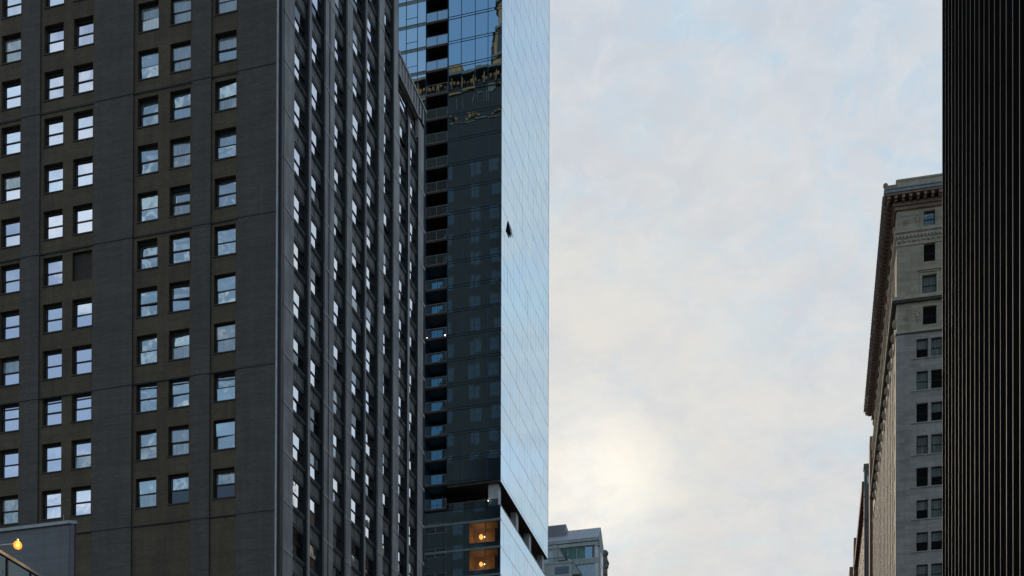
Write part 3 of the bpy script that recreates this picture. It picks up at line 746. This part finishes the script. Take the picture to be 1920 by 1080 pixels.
# lion-head knobs along the street-side gutter
kb = MB()
for i in range(62): kb.box(-1.60, -1.48, .1+.82*i, .45+.82*i, 103.42, 103.78)
kb.build('gutter_knobs', 'cornice_copper', B, kind='stuff')
# parapet with palmette ornament
MB().box(.0, BW, .1, .6, 103.62, 105.3).build('parapet', 'limestone_smooth', B); MB().box(-.06, BW, .02, .66, 105.3, 105.5).build('parapet_coping', 'limestone_smooth', B)
MB().box(.0, BW, .6, BD-3, 102.1, 103.62).build('roof_slab', 'stone_darkgrey', B)
MB().box(-1.35, 0, -1.2, .6, 103.62, 104.15).build('gutter_upstand', 'cornice_copper', B)
MB().cyl((-1.3, -1.0, 104.35), .28, .22, 12, 'y').box(-1.45, -1.15, -1.05, -.8, 103.62, 104.3).build('corner_acroterion', 'cornice_copper', B)
pal = MB().ball((0, .08, 104.5), .2, 8, 6, 1.5).ball((-.24, .08, 104.25), .13, 8, 6).ball((.24, .08, 104.25), .13, 8, 6).box(-.4, .4, .04, .099, 104.02, 104.1).mesh('palmette', 'limestone_smooth')
ros = MB().ball((0, .08, 104.3), .10, 8, 6).mesh('rosette', 'limestone_smooth')
for i in range(12): put('palmette', pal, B, (.9+1.35*i, 0, 0)); put('rosette', ros, B, (1.57+1.35*i, 0, 0))
# street side: limestone wall, sunlight put into its colour, with piers and window strips
MB().box(0, .5, .5, BD, 0, BH).build('side_wall', 'limestone_sun', B)
MB().box(-.09, -.002, .02, 1.6, 0, 87.0).build('side_pier', 'limestone_sun', B)
sp_ = MB().box(-.09, -.002, 0, 1.2, 0, 86.9).mesh('side_pier', 'limestone_sun')
for i in range(16): put('side_pier', sp_, B, (0, 3.9+i*3.1, 0))
sw = MB()
for i in range(16):
    for z in fz[:14]: sw.box(-.012, -.002, 2.0+i*3.1 if i == 0 else 1.75+i*3.1, 3.5+i*3.1, z-2.2, z)
    for (a, b) in ((99.6, 101.3), (95.4, 97.4), (91.7, 93.8), (88.0, 90.1)): sw.box(-.03, -.002, 2.1+i*3.1, 3.2+i*3.1, a, b)
sw.build('side_windows', 'rear_pane', B, kind='stuff')
ss = MB()
for z in fz[:14]: ss.box(-.05, -.002, 1.4, BD-.2, z-2.45, z-2.22)
ss.build('side_sills', 'limestone_warm', B)
so_ = MB()
for i in range(16): so_.ball((-.02, 1.4+i*3.1, 89.2), .4, 8, 6, 1.6).ball((-.02, 1.4+i*3.1, 100.3), .35, 8, 6, 1.6).box(-.15, -.002, 3.6+i*3.1, 3.9+i*3.1, 91.5, 97.5)
so_.build('side_ornament', 'limestone_warm', B)
MB().box(0.2, 10, BD-3.0, BD, BH, 103.6).build('rear_parapet', 'limestone_warm', B)

# further street-wall buildings beyond
def far_block(name, label, u0, u1, n0, top, mat, cap=None, wins_=None, w=20):
    """local frame of the east street wall: n = across, u = along the street"""
    o = thing(name, label, 'building', RM @ Vector((n0, u0, 0)), math.radians(2.0226))
    o.scale = (RS,)*3
    MB().box(-.05, w, -.05, u1-u0, -.36, 0).build('plinth', 'stone_darkgrey', o)
    MB().box(0, w, 0, u1-u0, 0, top).build('wall', mat, o)
    if cap: MB().box(-cap[0], w, -.05, u1-u0, top-cap[1]-.0, top+.3).build('cornice', cap[2], o)
    m = MB()
    for i in range(int((u1-u0)/4)):
        for z in range(int(top*.35), int(top)-4, 4): m.box(-.06, .0-.002, 1+i*4, 2.8+i*4, z, z+2.2)
    if len(m.v): m.build('street_windows', 'rear_pane', o, kind='stuff')
    return o
b1 = far_block('brick_building', 'tan brick block whose top steps out just behind the limestone building cornice', 60, 63, -.18, 104.1, 'brick_tan')
b2 = far_block('stone_building', 'narrow dark grey stone face with one blue top window, beyond the limestone building', 82, 84, -.11, 109.4, 'stone_darkgrey', (.10, .3, 'stone_darkgrey'))
MB().box(.51, 1.16, -.04, -.002, 106.1, 107.5).build('window', 'pane_sky', b2)
MB().box(-.06, 20, -.08, -.002, 103.6, 103.9).build('string_course', 'stone_darkgrey', b2); MB().box(-.06, 20, -.08, -.002, 99.5, 99.8).build('string_course', 'stone_darkgrey', b2)
b3 = far_block('corniced_building', 'long orange brown block with a dark red overhanging cornice, behind the grey stone face', 84.2, 121, .30, 107.2, 'brick_tan', (.73, 1.3, 'brick_redbrown'))
b4 = far_block('brown_building', 'small red brown block stepping down beyond the corniced one', 122, 126, -.49, 112.5, 'brick_redbrown')
b5 = far_block('distant_building', 'lowest and farthest reddish block at the end of the right street wall', 150, 156, -.46, 117.0, 'brick_redbrown')

# ================================================================ black finned tower (right edge)
K = thing('finned_tower', 'black tower with closely set thin pale vertical fins, filling the right edge', 'building', (7.273*math.cos(math.radians(-2.0226))+73.1*math.sin(math.radians(-2.0226)), 73.1*math.cos(math.radians(2.0226))+7.273*math.sin(math.radians(2.0226)), 0), math.radians(2.0226))
# put the origin exactly: P = n*7.273 + u*73.1
n_ = Vector((math.cos(math.radians(2.0226)), math.sin(math.radians(2.0226)), 0)); u_ = Vector((-math.sin(math.radians(2.0226)), math.cos(math.radians(2.0226)), 0))
K.location = n_*7.273 + u_*73.1
KH = 118
MB().box(.32, 30, -58, -.1, 0, KH).build('core', 'interior_dark', K)
gl = MB()
for i in range(38):
    for q in range(30): gl.mat(0).box(.26, .318, -1.52*(i+1)+.12, -1.52*i-.02, q*3.9+.6, q*3.9+3.86).mat(1).box(.24, .318, -1.52*(i+1)+.12, -1.52*i-.02, q*3.9-.02, q*3.9+.58)
gl.build('window_wall', ['bronze_glass', 'bronze_dark'], K, kind='stuff')
finm = MB().box(0, .34, 0, .07, 0, KH).mesh('fin', 'bronze_dark'); em = MB().box(-.010, -.001, .006, .062, 0, KH/3-.06).mesh('edge_strip', 'fin_edge')
rk = random.Random(2)
for i in range(38):
    f = put('fin', finm, K, (0, -1.52*i-.10, 0))
    for q in range(3): put('edge_strip', em, f, (rk.uniform(-.006, .0), 0, q*KH/3+.03+rk.uniform(-.02, .02)))
MB().box(0, 30, -.002, .06, 0, KH).build('end_wall', 'bronze_dark', K)

# ================================================================ postmodern block with metal roof (bottom centre)
Cx, Cy = -59.24, 250.
P = thing('gabled_building', 'pale grey apartment block with seamed metal gable roof and stepped terraces, low in the centre', 'building', (-49.24, Cy, 0))
def px(x): return x+49.24
MB().box(px(-70), -.0, .4, 5.2, 0, 105.0).build('core', 'concrete_light', P)
# roof: front slope with standing seams
def slope(x0, x1, y0, z0, y1, z1, mat, name, seams=.55, t=.12):
    MB().poly([(x0,y0,z0),(x1,y0,z0),(x1,y1,z1),(x0,y1,z1),(x0,y0,z0-t),(x1,y0,z0-t),(x1,y1,z1-t),(x0,y1,z1-t)], [(0,1,2,3),(7,6,5,4),(0,4,5,1),(1,5,6,2),(2,6,7,3),(3,7,4,0)]).build(name, mat, P)
    m = MB(); n = int((x1-x0)/seams)
    for i in range(n+1):
        x = x0+i*seams
        m.poly([(x,y0,z0),(x+.06,y0,z0),(x+.06,y1,z1),(x,y1,z1),(x,y0,z0+.1),(x+.06,y0,z0+.1),(x+.06,y1,z1+.1),(x,y1,z1+.1)], [(3,2,1,0),(4,5,6,7),(0,1,5,4),(1,2,6,5),(2,3,7,6),(3,0,4,7)])
    m.build(name+'_seams', mat, P)
slope(px(-70), .05, -.5, 106.55, 2.7, 109.7, 'roof_metal', 'metal_roof')
slope(px(-70), .05, 5.9, 106.55, 2.72, 109.7, 'roof_metal', 'metal_roof')
MB().prism([(-.3, 104.9), (-.3, 106.3), (2.7, 109.45), (5.7, 106.3), (5.7, 104.9)], 'x', -.3, .0).build('gable_end', 'concrete_light', P)
MB().poly([(px(-70), .6, 107.2), (px(-56.08), .6, 107.2), (px(-56.3), 2.2, 110.9), (px(-70), 2.2, 110.9), (px(-70), 4.4, 107.2), (px(-55.2), 4.4, 107.2), (px(-56.3), 3.0, 110.9), (px(-70), 3.0, 110.9)],
    [(0,1,2,3),(1,5,6,2),(5,4,7,6),(3,2,6,7),(4,0,3,7)]).build('upper_roof', 'roof_metal_dark', P)
m = MB()
for i in range(26):
    x = px(-70)+i*.55
    m.poly([(x,.57,107.2),(x+.06,.57,107.2),(x+.06,2.17,110.9),(x,2.17,110.9),(x,.5,107.2),(x+.06,.5,107.2),(x+.06,2.1,110.9),(x,2.1,110.9)], [(0,1,2,3),(7,6,5,4),(0,4,5,1),(1,5,6,2),(2,6,7,3),(3,7,4,0)])
m.build('upper_roof_seams', 'roof_metal_dark', P)
MB().box(px(-70), .0, -.45, .4, 105.95, 106.5).build('eaves_band', 'concrete_light', P)
MB().box(px(-70), -.1, -.25, .4, 105.15, 105.85).build('eaves_band', 'concrete_light', P)
MB().box(px(-70), -.12, -.2, .4, 105.85, 105.95).build('eaves_shadow_gap', 'frame_dark', P)
# ribbon windows
def ribbon(x0, x1, z0, z1, mul, mats, depth=.12):
    f = MB().box(x0, x1, .0+depth, .1+depth, z0, z0+.06).box(x0, x1, depth, .1+depth, z1-.06, z1)
    for x in mul: f.box(x-.04, x+.04, depth-.02, .1+depth, z0+.06, z1-.06)
    w = f.build('window', 'white_paint', P)
    for a, b, mt in zip(mul, mul[1:], mats): MB().box(a+.04, b-.04, depth+.03, depth+.05, z0+.06, z1-.06).build('pane', mt, w)
ribbon(px(-56.86), px(-49.83), 102.7, 105.1, [px(v) for v in (-56.86, -55.39, -53.57, -51.82, -50.5, -49.83)], ['curtain_teal', 'curtain_teal', 'curtain_teal', 'pane_blue', 'pane_dark'])
ribbon(px(-55.5), px(-49.83), 98.9, 101.5, [px(v) for v in (-55.5, -53.45, -51.8, -49.83)], ['pane_dark', 'pane_greyteal', 'pane_greyteal'])
MB().box(px(-58), -.02, -.1, .4, 101.55, 102.65).build('spandrel', 'concrete_light', P)
MB().box(px(-58), -.02, -.1, .4, 97.9, 98.85).build('spandrel', 'concrete_light', P)
MB().box(-.62, -.02, -.06, .4, 102.65, 105.15).box(-.62, -.02, -.06, .4, 98.85, 101.55).build('corner_pilaster', 'white_paint', P)
MB().box(-.0, .2, 1.6, 4.4, 60, 104.4).build('side_bay', 'white_paint', P); MB().box(.0, .3, .2, 1.0, 105.1, 106.2).build('side_cornice', 'concrete_light', P)
m = MB()
for z in (96.5, 99.7, 102.0): m.box(.21, .25, 2.0, 4.0, z, z+1.6)
m.build('side_window', 'pane_dark', P)
# stepped terraces on the left
def step(x1, zt, name='terrace_bay', y=-2.2):
    MB().box(px(-70), x1, y, -.11, 60, zt-.7).build(name, 'concrete_light', P)
    MB().box(px(-70), x1+.12, y-.12, -.11, zt-.7, zt-.35).build('terrace_coping', 'concrete_light', P)
    MB().box(x1-.85, x1-.05, y-.02, y+.5, zt-.35, zt+.12).build('parapet_block', 'concrete_light', P)
    MB().box(x1-.95, x1+.02, y-.08, y+.56, zt+.12, zt+.22).build('parapet_cap', 'stone_darkgrey', P)
    MB().prism([(x1, zt-.2), (x1+1.5, zt-2.7), (x1+1.5, zt-3.0), (x1, zt-3.0)], 'y', y+.2, -.12).build('sloping_buttress', 'concrete_light', P)
    MB().poly([(x1+.02, y+.15, zt-.12), (x1+1.56, y+.15, zt-2.66), (x1+1.56, -.12, zt-2.66), (x1+.02, -.12, zt-.12), (x1+.02, y+.15, zt-.02), (x1+1.66, y+.15, zt-2.66), (x1+1.66, -.12, zt-2.66), (x1+.02, -.12, zt-.02)], [(3,2,1,0),(4,5,6,7),(0,1,5,4),(1,2,6,5),(2,3,7,6),(3,0,4,7)]).build('sloping_roof', 'roof_metal_dark', P)
step(px(-57.0), 105.0)
step(px(-53.75), 101.4, y=-3.6)
MB().box(px(-59.95), px(-58.0), -2.28, -2.21, 100.9, 103.5).build('terrace_door', 'pane_greyteal', P)
MB().box(px(-60.02), px(-59.9), -2.34, -2.2, 100.8, 103.6).box(px(-59.0), px(-58.9), -2.34, -2.2, 100.8, 103.6).box(px(-58.05), px(-57.95), -2.34, -2.2, 100.8, 103.6).box(px(-60.02), px(-57.95), -2.34, -2.2, 103.5, 103.62).build('door_frame', 'white_paint', P)
m = MB()
for i in range(22): m.box(px(-58.5)+i*.18, px(-58.5)+i*.18+.03, -3.55, -3.5, 101.05, 101.95)
m.box(px(-58.5), px(-54.5), -3.57, -3.48, 101.9, 101.97); m.build('terrace_railing', 'frame_dark', P)
MB().box(px(-57.2), px(-54.4), -3.67, -3.60, 98.6, 100.0).build('lower_window', 'pane_dark', P)
# brown ornamented building just behind it
Q = thing('ornate_building', 'slim brown stone building with a knobbly cornice peeking out right of the gabled block', 'building', (-52.75, 276, 0))
MB().box(-7, .0, 0, 3, 0, 114.0).build('wall', 'stone_darkgrey', Q)
MB().box(-7, .2, -.3, 3, 111.6, 112.3).box(-7, .35, -.4, 3, 112.3, 112.9).box(-7, .15, -.2, 3, 109.4, 109.8).build('cornice', 'stone_darkgrey', Q)
MB().ball((-.2, .3, 113.9), .9, 10, 8, .9).ball((.25, .2, 111.0), .5, 10, 8).build('finial', 'stone_darkgrey', Q)

# ================================================================ grey rendered building (lower left)
R = thing('rendered_building', 'plain grey rendered block with metal coping and rod, at the foot of the brick tower', 'building', (-39.32, 58, 0))
MB().poly([(-14, 0, 0), (0, 0, 0), (.30, .12, 0), (-5.6, 6, 0), (-14, 6, 0), (-14, 0, 29.54), (0, 0, 29.54), (.30, .12, 29.54), (-5.6, 6, 29.54), (-14, 6, 29.54)],
    [(4,3,2,1,0), (5,6,7,8,9), (0,1,6,5), (1,2,7,6), (2,3,8,7), (3,4,9,8), (4,0,5,9)]).build('wall', 'stucco_grey', R)
MB().box(-.02, .30, .0, .02, 0, 29.53).poly([(-.005, -.012, 0), (.335, .125, 0), (.32, .16, 0), (-.005, .03, 0), (-.005, -.012, 29.54), (.335, .125, 29.54), (.32, .16, 29.54), (-.005, .03, 29.54)], [(0,1,5,4), (1,2,6,5), (2,3,7,6), (3,0,4,7), (4,5,6,7)]).build('corner_return', 'stucco_mauve', R)
MB().poly([(-14, -.12, 29.54), (.02, -.12, 29.54), (.42, .05, 29.54), (-5.5, 6.1, 29.54), (-14, 6.1, 29.54), (-14, -.12, 29.70), (.02, -.12, 29.70), (.42, .05, 29.70), (-5.5, 6.1, 29.70), (-14, 6.1, 29.70)],
    [(4,3,2,1,0), (5,6,7,8,9), (0,1,6,5), (1,2,7,6), (2,3,8,7), (3,4,9,8), (4,0,5,9)]).build('coping', 'coping_metal', R)
MB().cyl((-.41, .1, 29.70), .012, .42, 6).box(-.45, -.37, .06, .14, 29.70, 29.78).build('lightning_rod', 'coping_pale', R)

# ================================================================ panelled building nearest on the left
V = thing('panelled_building', 'dark green glass panelled facade with a pale metal top edge, cutting the bottom left corner', 'building', (-26, 33, 0))
VT = 17.72
MB().box(-12, -.12, -20, 30, 0, VT-.05).build('core', 'interior_dark', V)
for i in range(-14, 22):
    for q in range(8):
        z1 = VT-.12-q*2.2
        if z1 < 2: break
        MB().box(-.11, .0, 2.03+1.2*(i-1)+.04, 2.03+1.2*i-.04, z1-2.12, z1).build('panel', 'panel_glass', V) if (q < 1 and -3 < i < 8) else None
fz_ = MB()
for i in range(-14, 22):
    for q in range(8):
        z1 = VT-.12-q*2.2
        if z1 < 2 or (q < 1 and -3 < i < 8): continue
        fz_.box(-.11, .0, 2.03+1.2*(i-1)+.04, 2.03+1.2*i-.04, z1-2.12, z1)
fz_.build('outer_panels', 'panel_glass', V, kind='stuff')
MB().box(-.3, .05, -20, 30, VT-.08, VT+.02).build('top_edge', 'coping_metal', V)
m = MB()
for i in range(-14, 22): m.box(-.1, .03, 2.03+1.2*i-.035, 2.03+1.2*i+.035, 1, VT-.12)
m.build('joint_strip', 'frame_dark', V)
# the lit lamp on its arm above the panelled building
LP = thing('roof_lamp', 'glowing orange lamp on a short arm above the panelled roof edge at lower left', 'lamp', (-26.1, 35.70, VT+.19))
MB().box(-.9, -.05, -.02, .02, .46, .49).cyl((-.9, 0, -.19), .02, .68, 8).build('arm', 'coping_metal', LP)
MB().cyl((0, 0, .50), .07, .10, 12, 'z', .035).build('lamp_hood', 'frame_grey', LP)
MB().ball((0, 0, .42), .055, 14, 10).build('bulb', 'lamp_warm', LP)
MB().ball((0, 0, .41), .14, 16, 12).build('halo_shell', 'amber_halo', LP)  # glowing shell added round the bulb to imitate its orange halo
pl = bpy.data.lights.new('lamp_light', 'POINT'); pl.energy = 160; pl.color = (1, .55, .18); pl.shadow_soft_size = .09
p = bpy.data.objects.new('lamp_light', pl); S.collection.objects.link(p); p.location = (-25.9, 35.6, VT+.55)

S.render.resolution_x = 1024; S.render.resolution_y = 576
